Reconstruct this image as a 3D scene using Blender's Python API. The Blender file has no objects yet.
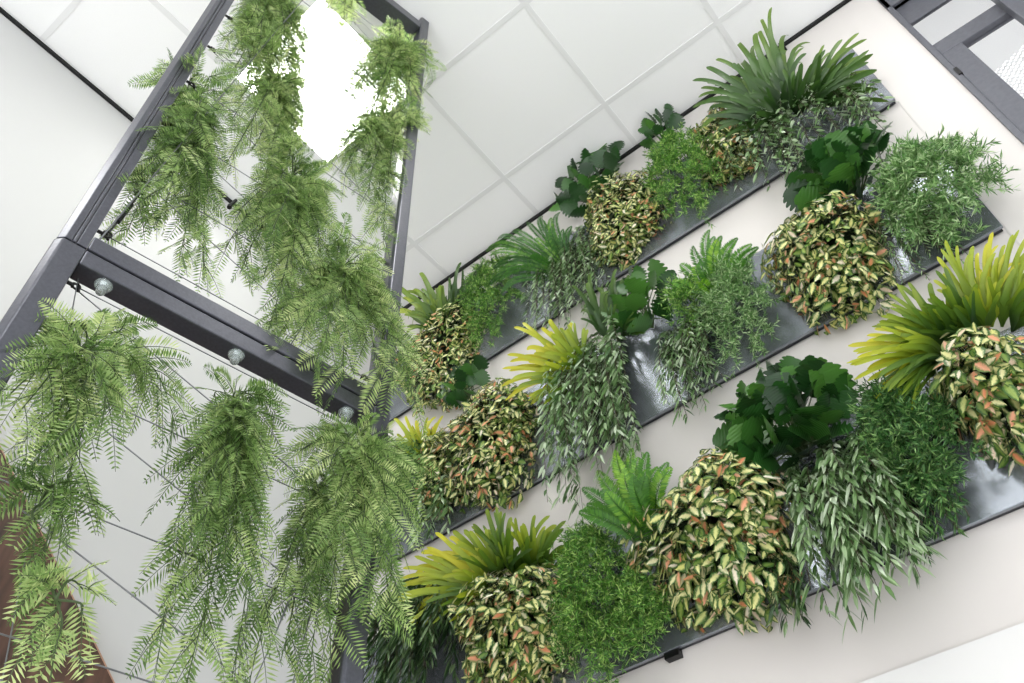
import bpy, math, random
import numpy as np
from mathutils import Vector, Matrix

# ------------------------------------------------------------------ camera
F = 867.478
B = np.array([[0.77917171, -0.49375854, -0.38612685],
              [0.62583079, 0.57838978, 0.52326006],
              [-0.0350323, -0.64935951, 0.75967425]])
EYE = np.array([0.0, 0.0, 1.3])
CEIL = 5.0
WALL = 1.987          # inner face of the planted wall (y)
LEFT = -2.3606        # inner face of the far left wall (x)
FRONT = 1.957          # front face of the metal planter panels (y)
S = bpy.context.scene
COL = S.collection
rng = np.random.default_rng(11)
random.seed(5)


def ray(px, py):
    return B @ np.array([px - 512.0, py - 341.5, F])


def at_y(px, py, y):
    r = ray(px, py)
    return EYE + r * (y / r[1])


def project(p):
    c = B.T @ (np.asarray(p, float) - EYE)
    return np.array([512 + F * c[0] / c[2], 341.5 + F * c[1] / c[2]])


# ------------------------------------------------------------------ materials
def new_mat(name):
    m = bpy.data.materials.new(name)
    m.use_nodes = True
    nt = m.node_tree
    nt.nodes.clear()
    out = nt.nodes.new('ShaderNodeOutputMaterial')
    b = nt.nodes.new('ShaderNodeBsdfPrincipled')
    nt.links.new(b.outputs[0], out.inputs[0])
    return m, nt, b, out


def lin(c):
    return tuple(((v / 255) / 12.92 if v / 255 <= .04045 else ((v / 255 + .055) / 1.055) ** 2.4) for v in c) + (1,)


def plain(name, c, rough=.5, metal=0.0, noise=0.0, scale=20, bump=0.0, stretch=None):
    m, nt, b, out = new_mat(name)
    b.inputs['Base Color'].default_value = lin(c)
    b.inputs['Roughness'].default_value = rough
    b.inputs['Metallic'].default_value = metal
    if noise or bump:
        tc = nt.nodes.new('ShaderNodeTexCoord')
        mp = nt.nodes.new('ShaderNodeMapping')
        if stretch:
            mp.inputs['Scale'].default_value = stretch
        nt.links.new(tc.outputs['Object'], mp.inputs[0])
        n = nt.nodes.new('ShaderNodeTexNoise')
        n.inputs['Scale'].default_value = scale
        n.inputs['Detail'].default_value = 6
        nt.links.new(mp.outputs[0], n.inputs['Vector'])
        if noise:
            r = nt.nodes.new('ShaderNodeValToRGB')
            lo = tuple(max(0, v * (1 - noise)) for v in c)
            hi = tuple(min(255, v * (1 + noise)) for v in c)
            r.color_ramp.elements[0].position = .3
            r.color_ramp.elements[1].position = .7
            r.color_ramp.elements[0].color = lin(lo)
            r.color_ramp.elements[1].color = lin(hi)
            nt.links.new(n.outputs['Fac'], r.inputs[0])
            nt.links.new(r.outputs[0], b.inputs['Base Color'])
        if bump:
            bn = nt.nodes.new('ShaderNodeBump')
            bn.inputs['Strength'].default_value = bump
            bn.inputs['Distance'].default_value = .004
            nt.links.new(n.outputs['Fac'], bn.inputs['Height'])
            nt.links.new(bn.outputs[0], b.inputs['Normal'])
    return m


def emit(name, c, strength):
    m, nt, b, out = new_mat(name)
    b.inputs['Base Color'].default_value = lin(c)
    b.inputs['Emission Color'].default_value = lin(c)
    b.inputs['Emission Strength'].default_value = strength
    return m


def leaf_mat(name, stops, rough=.45, trans=.3, margin=None, mpos=(.55, .8), spec=.5, vein=0):
    """stops: [(pos, rgb)] picked by a random value per leaf; margin: stops for the leaf edge."""
    m, nt, b, out = new_mat(name)
    at = nt.nodes.new('ShaderNodeAttribute')
    at.attribute_name = 'leaf'
    sp = nt.nodes.new('ShaderNodeSeparateXYZ')
    nt.links.new(at.outputs['Vector'], sp.inputs[0])

    def ramp(st, interp='LINEAR'):
        r = nt.nodes.new('ShaderNodeValToRGB')
        cr = r.color_ramp
        cr.interpolation = interp
        while len(cr.elements) < len(st):
            cr.elements.new(.5)
        for e, (p_, c_) in zip(cr.elements, st):
            e.position = p_
            e.color = lin(c_)
        nt.links.new(sp.outputs['Z'], r.inputs[0])
        return r
    col = ramp(stops).outputs[0]
    if margin:
        mr = ramp(margin)
        mx = nt.nodes.new('ShaderNodeMix')
        mx.data_type = 'RGBA'
        mp = nt.nodes.new('ShaderNodeMapRange')
        mp.inputs[1].default_value, mp.inputs[2].default_value = mpos
        nz = nt.nodes.new('ShaderNodeTexNoise')
        nz.inputs['Scale'].default_value = 90
        ad = nt.nodes.new('ShaderNodeMath')
        ad.operation = 'MULTIPLY_ADD'
        ad.inputs[1].default_value = .7
        sb = nt.nodes.new('ShaderNodeMath')
        sb.operation = 'SUBTRACT'
        sb.inputs[1].default_value = .35
        nt.links.new(nz.outputs['Fac'], ad.inputs[0])
        nt.links.new(sp.outputs['Y'], ad.inputs[2])
        nt.links.new(ad.outputs[0], sb.inputs[0])
        nt.links.new(sb.outputs[0], mp.inputs[0])
        nt.links.new(mp.outputs[0], mx.inputs[0])
        nt.links.new(col, mx.inputs[6])
        nt.links.new(mr.outputs[0], mx.inputs[7])
        col = mx.outputs[2]
    if vein:
        wv = nt.nodes.new('ShaderNodeMath')
        wv.operation = 'MULTIPLY'
        wv.inputs[1].default_value = vein
        sn = nt.nodes.new('ShaderNodeMath')
        sn.operation = 'SINE'
        nt.links.new(sp.outputs['X'], wv.inputs[0])
        nt.links.new(wv.outputs[0], sn.inputs[0])
        bp = nt.nodes.new('ShaderNodeBump')
        bp.inputs['Strength'].default_value = .12
        bp.inputs['Distance'].default_value = .003
        nt.links.new(sn.outputs[0], bp.inputs['Height'])
        nt.links.new(bp.outputs[0], b.inputs['Normal'])
    nt.links.new(col, b.inputs['Base Color'])
    b.inputs['Roughness'].default_value = rough
    b.inputs['Specular IOR Level'].default_value = spec
    tl = nt.nodes.new('ShaderNodeBsdfTranslucent')
    nt.links.new(col, tl.inputs[0])
    ms = nt.nodes.new('ShaderNodeMixShader')
    ms.inputs[0].default_value = trans
    nt.links.new(b.outputs[0], ms.inputs[1])
    nt.links.new(tl.outputs[0], ms.inputs[2])
    nt.links.new(ms.outputs[0], out.inputs[0])
    return m


M = dict(
    wall=plain('white_wall_paint', (208, 203, 199), .85, bump=.03, scale=180),
    wall_back=plain('white_left_wall_paint', (196, 196, 195), .85, bump=.03, scale=180),
    ceiling=plain('ceiling_tile', (236, 236, 235), .9, noise=.012, scale=300),
    grid=plain('ceiling_grid', (222, 222, 221), .7),
    joint=plain('wall_joint', (196, 192, 188), .8),
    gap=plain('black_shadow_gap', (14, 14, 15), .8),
    floor=plain('pale_floor', (226, 226, 227), .5, noise=.06, scale=6),
    brown=plain('brown_wood', (78, 55, 45), .5, noise=.3, scale=5, stretch=(1, 6, 1)),
    edge=plain('board_edge_highlight', (176, 138, 116), .5),  # pale tone stands for the highlight on the board's edge
    steel=plain('anthracite_powder_coated_steel', (76, 77, 84), .28, .55, noise=.06, scale=160, bump=.05),
    panel=plain('brushed_grey_metal', (140, 145, 152), .27, .75, noise=.10, scale=7, stretch=(.6, 1, 1.5)),
    panel_edge=plain('dark_metal_edge', (48, 50, 54), .4, .5),
    black=plain('black_metal', (16, 16, 17), .4, .3),
    cable=plain('steel_wire', (120, 122, 124), .35, .8),
    chrome=plain('chrome', (205, 208, 210), .15, 1),
    alu=plain('dark_aluminium', (92, 93, 100), .45, .3, noise=.05, scale=60),
    soil=plain('dark_planting_felt', (20, 22, 17), .95),
    stem=plain('green_stem', (60, 78, 40), .6),
    dark_stem=plain('dark_green_stem', (34, 50, 24), .7),
    twig=plain('brown_stem', (66, 56, 40), .7),
    led=emit('lit_diffuser', (255, 255, 252), 12.5),
    clad=plain('pale_wall_cladding', (216, 215, 213), .7),
    white=plain('white_metal', (238, 238, 238), .5),
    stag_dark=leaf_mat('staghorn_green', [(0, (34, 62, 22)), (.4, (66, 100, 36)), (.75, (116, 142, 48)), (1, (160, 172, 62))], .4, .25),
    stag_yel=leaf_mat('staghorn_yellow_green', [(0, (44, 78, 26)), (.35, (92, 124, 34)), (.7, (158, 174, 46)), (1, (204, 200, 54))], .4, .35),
    varie=leaf_mat('variegated_leaf',
                   [(0, (112, 142, 66)), (.16, (150, 172, 84)), (.22, (226, 224, 150)), (.5, (236, 232, 176)), (.68, (222, 220, 132)), (.8, (244, 234, 214)), (.87, (238, 214, 190)), (.90, (222, 138, 96)), (1, (234, 170, 136))],
                   .42, .25,
                   margin=[(0, (54, 92, 36)), (.3, (78, 114, 44)), (.6, (58, 98, 40)), (.86, (86, 122, 56)), (.93, (150, 150, 90)), (1, (96, 122, 60))], mpos=(.28, .72)),
    mon=leaf_mat('dark_broad_leaf', [(0, (22, 52, 20)), (.6, (40, 82, 32)), (1, (78, 126, 50))], .28, .18, vein=70),
    willow=leaf_mat('grey_green_narrow_leaf', [(0, (62, 98, 48)), (.4, (108, 140, 84)), (.75, (158, 182, 138)), (1, (206, 218, 194))], .34, .25),
    willow_dark=leaf_mat('dark_narrow_leaf', [(0, (24, 50, 20)), (.6, (52, 84, 38)), (1, (112, 136, 90))], .38, .15),
    fine=leaf_mat('fine_green_leaf', [(0, (46, 96, 28)), (.6, (98, 152, 54)), (1, (178, 208, 114))], .5, .3),
    fine_dark=leaf_mat('fine_dark_leaf', [(0, (34, 76, 30)), (.6, (68, 116, 52)), (1, (136, 172, 100))], .5, .25),
    fine_pale=leaf_mat('pale_fine_leaf', [(0, (70, 116, 52)), (.6, (120, 160, 92)), (1, (190, 212, 160))], .45, .3),
    neph=leaf_mat('sword_fern_leaf', [(0, (40, 92, 22)), (.6, (84, 142, 36)), (1, (150, 192, 60))], .5, .35),
    neph_dark=leaf_mat('deep_green_sword_fern_leaf', [(0, (30, 76, 20)), (.6, (62, 116, 34)), (1, (120, 164, 58))], .5, .3),
    asp=leaf_mat('asparagus_fern_leaf', [(0, (58, 88, 38)), (.3, (104, 138, 70)), (.6, (154, 182, 108)), (.85, (196, 212, 144)), (1, (222, 232, 166))], .5, .45),
)


# ------------------------------------------------------------------ mesh helpers
class MB:
    """collects numpy vertex / face blocks for one mesh object"""

    def __init__(self):
        self.v, self.f, self.a, self.n = [], [], [], 0

    def add(self, v, f, a=None):
        v = np.asarray(v, float).reshape(-1, 3)
        self.v.append(v)
        self.f += [tuple(int(i) + self.n for i in q) for q in f]
        self.a.append(np.zeros((len(v), 3)) if a is None else np.asarray(a, float).reshape(-1, 3))
        self.n += len(v)
        return self

    def box(self, p0, p1):
        x0, y0, z0 = p0
        x1, y1, z1 = p1
        v = [(x, y, z) for z in (z0, z1) for y in (y0, y1) for x in (x0, x1)]
        return self.add(v, [(0, 2, 3, 1), (4, 5, 7, 6), (0, 1, 5, 4), (2, 6, 7, 3), (0, 4, 6, 2), (1, 3, 7, 5)])

    def prism(self, prof, p0, ax, u, w):
        """profile [(u, w)] swept from p0 along vector ax"""
        p0, ax, u, w = (np.asarray(q, float) for q in (p0, ax, u, w))
        a = np.array([p0 + u * s + w * t for s, t in prof])
        n = len(a)
        fs = [(i, (i + 1) % n, (i + 1) % n + n, i + n) for i in range(n)]
        return self.add(np.vstack([a, a + ax]), fs + [tuple(range(n))[::-1], tuple(range(n, 2 * n))])

    def tube(self, pts, r, k=6, caps=True):
        pts = np.asarray(pts, float)
        n = len(pts)
        r = np.broadcast_to(np.asarray(r, float), (n,))
        t = np.gradient(pts, axis=0)
        t /= np.linalg.norm(t, axis=1)[:, None] + 1e-12
        ref = np.array([0, 0, 1.0]) if abs(t[0][2]) < .8 else np.array([1.0, 0, 0])
        s = np.cross(t, ref)
        s /= np.linalg.norm(s, axis=1)[:, None] + 1e-12
        b = np.cross(t, s)
        an = np.arange(k) * 2 * math.pi / k
        v = pts[:, None] + r[:, None, None] * (np.cos(an)[None, :, None] * s[:, None] + np.sin(an)[None, :, None] * b[:, None])
        fs = [(i * k + j, i * k + (j + 1) % k, (i + 1) * k + (j + 1) % k, (i + 1) * k + j) for i in range(n - 1) for j in range(k)]
        if caps:
            fs += [tuple(range(k))[::-1], tuple(range((n - 1) * k, n * k))]
        return self.add(v, fs)

    def torus(self, c, nrm, R, r, k=14, m=6):
        nrm = np.asarray(nrm, float)
        nrm = nrm / np.linalg.norm(nrm)
        ref = np.array([0, 0, 1.0]) if abs(nrm[2]) < .8 else np.array([1.0, 0, 0])
        s = np.cross(nrm, ref)
        s /= np.linalg.norm(s)
        b = np.cross(nrm, s)
        v, fs = [], []
        for i in range(k):
            a = 2 * math.pi * i / k
            d = math.cos(a) * s + math.sin(a) * b
            for j in range(m):
                q = 2 * math.pi * j / m
                v.append(np.asarray(c) + d * (R + r * math.cos(q)) + nrm * r * math.sin(q))
                fs.append((i * m + j, ((i + 1) % k) * m + j, ((i + 1) % k) * m + (j + 1) % m, i * m + (j + 1) % m))
        return self.add(v, fs)

    def lathe(self, c, ax, prof, k=20):
        """prof [(dist along ax, radius)]"""
        c, ax = np.asarray(c, float), np.asarray(ax, float)
        ax = ax / np.linalg.norm(ax)
        ref = np.array([0, 0, 1.0]) if abs(ax[2]) < .8 else np.array([1.0, 0, 0])
        s = np.cross(ax, ref)
        s /= np.linalg.norm(s)
        b = np.cross(ax, s)
        an = np.arange(k) * 2 * math.pi / k
        v = [c + ax * h + r * (math.cos(q) * s + math.sin(q) * b) for h, r in prof for q in an]
        n = len(prof)
        fs = [(i * k + j, i * k + (j + 1) % k, (i + 1) * k + (j + 1) % k, (i + 1) * k + j) for i in range(n - 1) for j in range(k)]
        fs += [tuple(range(k))[::-1], tuple(range((n - 1) * k, n * k))]
        return self.add(v, fs)

    def build(self, name, mat, parent=None, smooth=False, bevel=0):
        v = np.vstack(self.v)
        org, q = np.zeros(3), parent
        while q is not None:
            org, q = org + np.array(q.location), q.parent
        if parent is not None:
            v = v - org
        me = bpy.data.meshes.new(name)
        me.from_pydata(v.tolist(), [], self.f)
        at = me.attributes.new('leaf', 'FLOAT_VECTOR', 'POINT')
        at.data.foreach_set('vector', np.vstack(self.a).astype(np.float32).ravel())
        if smooth:
            me.polygons.foreach_set('use_smooth', [True] * len(me.polygons))
        me.materials.append(mat)
        me.update()
        o = bpy.data.objects.new(name, me)
        COL.objects.link(o)
        if parent is not None:
            o.parent = parent
        if bevel:
            md = o.modifiers.new('bevel', 'BEVEL')
            md.width = bevel
            md.segments = 2
            md.limit_method = 'ANGLE'
        return o


def struct(name, mb, mat, parent=None, **k):
    o = mb.build(name, mat, parent, **k)
    if parent is None:
        o['kind'] = 'structure'
    return o


def thing(name, label, cat, loc, group=None):
    o = bpy.data.objects.new(name, None)
    COL.objects.link(o)
    o.empty_display_size = .05
    o.location = Vector([float(q) for q in loc])
    o.matrix_world = Matrix.Translation(o.location)
    o['label'], o['category'] = label, cat
    if group:
        o['group'] = group
    return o


def nrm(a):
    a = np.asarray(a, float)
    return a / (np.linalg.norm(a, axis=-1, keepdims=True) + 1e-12)


def leaves(mb, o, d, side, L, W, prof, nseg=4, droop=None, fold=.25, rnd=None):
    """vectorised leaf blades (three points across), one per row"""
    o, d, side = np.atleast_2d(o), nrm(np.atleast_2d(d)), np.atleast_2d(side)
    n = len(o)
    L, W = np.broadcast_to(L, (n,)), np.broadcast_to(W, (n,))
    side = nrm(side - d * np.sum(side * d, 1, keepdims=True))
    up = np.cross(side, d)
    t = np.linspace(0, 1, nseg + 1)
    hw = np.array([prof(x) for x in t])
    c = o[:, None] + d[:, None] * (L[:, None, None] * t[None, :, None])
    if droop is not None:
        c = c + np.broadcast_to(droop, (n, 3))[:, None] * (L[:, None, None] * (t ** 2)[None, :, None])
    s = side[:, None] * (W[:, None] * hw[None])[..., None]
    u = up[:, None] * (W[:, None] * hw[None] * fold)[..., None]
    v = np.stack([c - s + u, c, c + s + u], 2).reshape(n, -1, 3)
    k = nseg + 1
    base = []
    for i in range(nseg):
        a = i * 3
        base += [(a, a + 1, a + 4, a + 3), (a + 1, a + 2, a + 5, a + 4)]
    base = np.array(base)
    per = k * 3
    fs = (base[None] + (np.arange(n) * per)[:, None, None]).reshape(-1, 4)
    rnd = rng.random(n) if rnd is None else np.broadcast_to(rnd, (n,))
    a = np.zeros((n, k, 3, 3))
    a[..., 0] = t[None, :, None]
    a[..., 1] = np.array([1, 0, 1])[None, None]
    a[..., 2] = rnd[:, None, None]
    mb.add(v.reshape(-1, 3), fs.tolist(), a.reshape(-1, 3))


def needles(mb, o, d, side, L, W, rnd=None):
    """vectorised diamond-shaped leaflets, one quad each"""
    o, d, side = np.atleast_2d(o), nrm(np.atleast_2d(d)), np.atleast_2d(side)
    n = len(o)
    L, W = np.broadcast_to(L, (n,))[:, None], np.broadcast_to(W, (n,))[:, None]
    side = nrm(side - d * np.sum(side * d, 1, keepdims=True))
    v = np.stack([o, o + d * L * .45 + side * W, o + d * L, o + d * L * .45 - side * W], 1)
    fs = np.arange(n * 4).reshape(-1, 4)
    rnd = rng.random(n) if rnd is None else np.broadcast_to(rnd, (n,))
    a = np.zeros((n, 4, 3))
    a[:, :, 0] = [0, .5, 1, .5]
    a[:, :, 2] = rnd[:, None]
    mb.add(v.reshape(-1, 3), fs.tolist(), a.reshape(-1, 3))


def rdir(n):
    return nrm(rng.normal(size=(n, 3)))


OUT = np.array([0, -1.0, 0])
UP = np.array([0, 0, 1.0])
XA = np.array([1.0, 0, 0])
lance = lambda t: math.sin(math.pi * min(1, t ** .8)) ** .8 if 0 < t < 1 else 0
oval = lambda t: math.sin(math.pi * t ** .85) ** .7 if 0 < t < 1 else 0

# ------------------------------------------------------------------ the room
mb = MB()
WX0, WX1, WZ1 = .492, 2.2, 3.43 + 1.3       # opening for the glazed partition
mb.box((LEFT - .2, WALL, 0), (WX0, WALL + .05, CEIL)).box((WX0, WALL, WZ1), (3.2, WALL + .05, CEIL)).box((WX1, WALL, 0), (3.2, WALL + .05, WZ1))
struct('wall_right', mb, M['wall'])
struct('wall_left', MB().box((LEFT - .2, -6, 0), (LEFT, WALL, CEIL)), M['wall_back'])
struct('floor', MB().box((LEFT - .2, -6, -.1), (3.2, 6, 0)), M['floor'])
TILE = .16 * 3.7
gx = [-.02 * 3.7 + TILE * i for i in range(-4, 6)]
gy = [.463 * 3.7 + TILE * i for i in range(-12, 8)]
LEDS = [(-1.57, .835), (.205, .835), (-1.57, -1.533), (.205, -1.533), (1.39, -1.533)]
struct('ceiling', MB().box((LEFT - .2, -6, CEIL), (3.2, 6, CEIL + .1)), M['ceiling'])
mb = MB()
for x in gx:
    if x > LEFT:
        mb.box((x - .012, -5.5, CEIL - .004), (x + .012, WALL - .02, CEIL))
for y in gy:
    if y < WALL:
        mb.box((LEFT + .02, y - .012, CEIL - .0035), (3.0, y + .012, CEIL))
struct('trim_1', mb, M['grid'])
# black shadow gaps where walls and ceiling meet; the right one steps up near the partition
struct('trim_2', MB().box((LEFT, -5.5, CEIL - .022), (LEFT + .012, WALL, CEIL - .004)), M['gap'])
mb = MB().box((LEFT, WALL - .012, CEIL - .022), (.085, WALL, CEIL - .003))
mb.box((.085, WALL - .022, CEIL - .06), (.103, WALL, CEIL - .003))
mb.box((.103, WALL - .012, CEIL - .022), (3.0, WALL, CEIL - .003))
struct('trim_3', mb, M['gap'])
# lower wall cladding, a little proud of the wall, with a white cap
struct('trim_4', MB().box((LEFT, WALL - .012, 0), (WX0 - .03, WALL, .967 + 1.3)), M['clad'])
# vertical wall-board joint
struct('trim_5', MB().box((.298, WALL - .0015, 2.27), (.303, WALL, 4.16)), M['joint'])

# LED panels in the ceiling grid
for i, (x, y) in enumerate(LEDS):
    lb = ['lit white ceiling light panel seen through the hanging ferns of the steel frame',
          'lit square ceiling light panel above the right end of the planted wall',
          'lit square ceiling light panel at the back left of the room ceiling',
          'lit square ceiling light panel behind the camera in the middle of the ceiling',
          'lit square ceiling light panel at the back right of the room ceiling'][i]
    t = thing('ceiling_light', lb, 'ceiling light', (x, y, CEIL - .006), 'square light panels in the ceiling')
    hs = TILE / 2 - .012
    mb = MB()
    for sx in (-1, 1):
        mb.box((x + sx * hs - .012, y - hs - .012, CEIL - .012), (x + sx * hs + .012, y + hs + .012, CEIL - .001))
        mb.box((x - hs + .012, y + sx * hs - .012, CEIL - .012), (x + hs - .012, y + sx * hs + .012, CEIL - .001))
    mb.build('frame', M['white'], t)
    MB().box((x - hs + .012, y - hs + .012, CEIL - .010), (x + hs - .012, y + hs - .012, CEIL - .002)).build('diffuser', M['led'], t)

# ------------------------------------------------------------------ glazed partition in the right wall
Z = 1.3
win = bpy.data.objects.new('window_1', None)
COL.objects.link(win)
win['kind'] = 'structure'
mb = MB()
mb.box((.483, WALL - .012, 0), (.503, WALL + .05, 3.56 + Z))                   # outer jamb strip
mb.box((.483, WALL - .012, 3.43 + Z), (2.2, WALL + .05, 3.56 + Z))             # head strip
mb.box((.503, WALL + .012, 3.277 + Z), (2.18, WALL + .03, 3.43 + Z))            # recessed head board
mb.build('window_frame', M['alu'], win, bevel=.003)
MB().box((.503, WALL - .004, 2.955 + Z), (2.18, WALL + .035, 3.042 + Z)).build('transom', M['alu'], win, bevel=.003)
MB().box((.503, WALL - .004, 0), (.576, WALL + .035, 2.955 + Z)).build('stile', M['alu'], win, bevel=.003)
MB().box((.735, WALL - .05, 0), (.835, WALL - .004, 3.43 + Z)).build('mullion', M['alu'], win, bevel=.004)
MB().box((.493, WALL - .016, 2.78 + Z), (.507, WALL - .002, 2.83 + Z)).build('hinge', M['black'], win, bevel=.002)
gm, nt, b_, out_ = new_mat('partition_glass')
b_.inputs['Base Color'].default_value = (1, 1, 1, 1)
b_.inputs['Roughness'].default_value = 0
b_.inputs['Transmission Weight'].default_value = 1
b_.inputs['IOR'].default_value = 1.1
MB().box((.503, WALL + .018, 3.042 + Z), (2.18, WALL + .022, 3.277 + Z)).build('pane', gm, win)
# lower pane with a printed band of white dots
gd, nt, b_, out_ = new_mat('dotted_glass')
b_.inputs['Base Color'].default_value = (1, 1, 1, 1)
b_.inputs['Roughness'].default_value = 0
b_.inputs['Transmission Weight'].default_value = 1
b_.inputs['IOR'].default_value = 1.1
tc = nt.nodes.new('ShaderNodeTexCoord')
sp = nt.nodes.new('ShaderNodeSeparateXYZ')
nt.links.new(tc.outputs['Object'], sp.inputs[0])


def mth(op, a, b=None, c=None):
    n = nt.nodes.new('ShaderNodeMath')
    n.operation = op
    for i, q in enumerate((a, b, c)):
        if q is None:
            continue
        if isinstance(q, (int, float)):
            n.inputs[i].default_value = q
        else:
            nt.links.new(q, n.inputs[i])
    return n.outputs[0]


PIT = .022
ux = mth('MULTIPLY', sp.outputs['X'], 1 / PIT)
uz = mth('MULTIPLY', sp.outputs['Z'], 1 / PIT)
ra, rb = mth('ADD', ux, uz), mth('SUBTRACT', ux, uz)
fa = mth('SUBTRACT', mth('FRACT', ra), .5)
fb = mth('SUBTRACT', mth('FRACT', rb), .5)
rr = mth('SQRT', mth('ADD', mth('MULTIPLY', fa, fa), mth('MULTIPLY', fb, fb)))
dot = mth('LESS_THAN', rr, .34)
band = mth('LESS_THAN', mth('ADD', sp.outputs['Z'], mth('MULTIPLY', sp.outputs['X'], -.35)), 2.74 + Z - .21)
msk = mth('MULTIPLY', dot, band)
df = nt.nodes.new('ShaderNodeBsdfDiffuse')
df.inputs[0].default_value = (.95, .95, .95, 1)
ms = nt.nodes.new('ShaderNodeMixShader')
nt.links.new(msk, ms.inputs[0])
nt.links.new(b_.outputs[0], ms.inputs[1])
nt.links.new(df.outputs[0], ms.inputs[2])
nt.links.new(ms.outputs[0], out_.inputs[0])
MB().box((.576, WALL + .018, 0.02), (2.18, WALL + .022, 2.955 + Z)).build('pane', gd, win)
# the room beyond the glass
struct('wall_back', MB().box((-.5, 5.8, 0), (3.2, 5.95, CEIL)), M['wall'])
mb = MB()
for y in (2.73, 3.33, 3.93, 4.53):
    mb.box((.3, y - .012, CEIL - .004), (3.0, y + .012, CEIL))
struct('trim_6', mb, M['grid'])

# brown slanting board against the left wall
mb = MB()
bo = thing('wooden_board', 'brown wooden board with a slanting edge in front of the white left wall', 'board', (LEFT + .035, .2, 0))
prof = [(-1.4, 0), (1.143 + .9, 0), (1.143 + .9, 1.278 + Z - .80), (1.143, 1.278 + Z), (.62, 1.744 + Z), (.1, 2.207 + Z), (-1.4, 2.207 + Z)]
mb.prism(prof, (LEFT + .02, 0, 0), (.03, 0, 0), (0, 1, 0), (0, 0, 1)).build('panel', M['brown'], bo)
ds = np.array([0, 2.043 - .1, 1.778 - 3.507])
dn = nrm(ds)
MB().prism([(0, 0), (.034, 0), (.034, .003), (0, .003)], (LEFT + .018, .1, 3.507), ds, (1, 0, 0), (0, -dn[2], dn[1])).build('edge_highlight', M['edge'], bo)  # thin highlight along the slanting edge, painted as a pale strip

# ------------------------------------------------------------------ steel frame
D = nrm(np.array([.185, .983, 0]))
N = np.array([-D[1], D[0], 0])
DIST = 1.178


def fpt(a, z, off=0.0):
    """point of the frame: a along it, z above the eye, off behind its front face"""
    p = D * a + N * (DIST + off)
    return np.array([p[0], p[1], z + Z])


def fpx(px, py, off=0.0):
    r = ray(px, py)
    q = r * (DIST + off) / (r @ N)
    return q @ D, q[2]


frame = thing('trellis_frame', 'tall dark grey steel frame strung with wires, standing left of the planted wall', 'plant frame', fpt(.35, -Z, .02))
PD = .047


def post(a0, a1, z0, z1, grooves, name='post', dd=PD, cham=.012):
    w = a1 - a0
    pr = [(0, cham), (cham, 0)]
    for g in grooves:
        g *= w
        pr += [(g - .0012, 0), (g - .0012, .004), (g + .0012, .004), (g + .0012, 0)]
    pr += [(w, 0), (w, dd), (0, dd)]
    mb = MB()
    mb.prism(pr, fpt(a0, z0), (0, 0, z1 - z0), D, N)
    return mb.build(name, M['steel'], frame, bevel=.0025)


JZ = 1.362
post(-.0205, .0315, JZ + .003, 3.685, (.47, .62))
post(-.0225, .0320, -Z, JZ - .001, ())
post(.6765, .717, JZ + .003, 3.685, (), cham=.006)
post(.6765, .719, -Z, JZ - .001, (), cham=.006)


def rail(z0, z1, off0=0.0, dd=PD, name='crossbar', lip=True):
    mb = MB()
    h = z1 - z0
    pr = [(0, off0), (h, off0), (h, off0 + dd), (0, off0 + dd)]
    mb.prism(pr, fpt(.0325, z0), D * (.6755 - .0325), (0, 0, 1), N)
    return mb.build(name, M['steel'], frame, bevel=.003)


rail(JZ + .004, JZ + .044)
rail(JZ - .042, JZ - .002)
rail(3.560, 3.620, 0, .085)
# bolts under the crossbar, each with a clear cap
glassy, nt, b_, _ = new_mat('clear_cap')
b_.inputs['Base Color'].default_value = lin((225, 235, 232))
b_.inputs['Roughness'].default_value = .08
b_.inputs['Transmission Weight'].default_value = .75
b_.inputs['IOR'].default_value = 1.35
for a in (.088, .362, .622):
    c = fpt(a, JZ - .042, .021)
    bo_ = MB().lathe(c, (0, 0, -1), [(0, .013), (.004, .013), (.0042, .008), (.014, .008), (.0145, .005), (.020, .0045)], 12).build('bolt', M['chrome'], frame)
    MB().lathe(c, (0, 0, -1), [(.0005, .0165), (.003, .0172), (.007, .0155), (.011, .0120), (.017, .0095), (.022, .0090), (.026, .006)], 18).build('bolt_cap', glassy, bo_, smooth=True)
OFF = .032
zs_up = [1.462 + .2325 * i for i in range(9)]
zs_lo = [JZ - .068 - .2175 * i for i in range(10)]


def clamp(a, z, sgn):
    mb = MB()
    p = fpt(a, z, OFF)
    mb.tube([p, p + D * sgn * .011], .0038, 8)
    mb.lathe(p + D * sgn * .009, D * sgn, [(0, .0062), (.004, .0062)], 6)
    mb.torus(p + D * sgn * .0175, N, .0065, .0021)
    mb.tube([p + D * sgn * .017 + UP * .008, p + D * sgn * .024 - UP * .009], .0033, 6)
    mb.build('clamp', M['black'], frame)


AL, AR = .0325, .6760
for z in zs_up:
    if z < 3.5:
        clamp(AL, z, 1)
        clamp(AR, z, -1)
for z in zs_lo:
    clamp(AL, z, 1)
    clamp(AR, z, -1)


def wire(a0, z0, a1, z1, r=.0013, off=OFF, name='wire'):
    p0, p1 = fpt(a0, z0, off), fpt(a1, z1, off)
    pts = [p0 + (p1 - p0) * t for t in np.linspace(0, 1, 9)]
    MB().tube(pts, r, 6).build(name, M['cable'], frame, smooth=True)


ai, ao = AL + .02, AR - .02
for zs in (zs_up, zs_lo):
    zz = sorted([q for q in zs if q < 3.5], reverse=True)
    for i, z in enumerate(zz):
        wire(ai, z, ao, z)
        if i + 1 < len(zz):
            wire(ai, z - .003, ao, zz[i + 1] + .003, off=OFF + .004)
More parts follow.
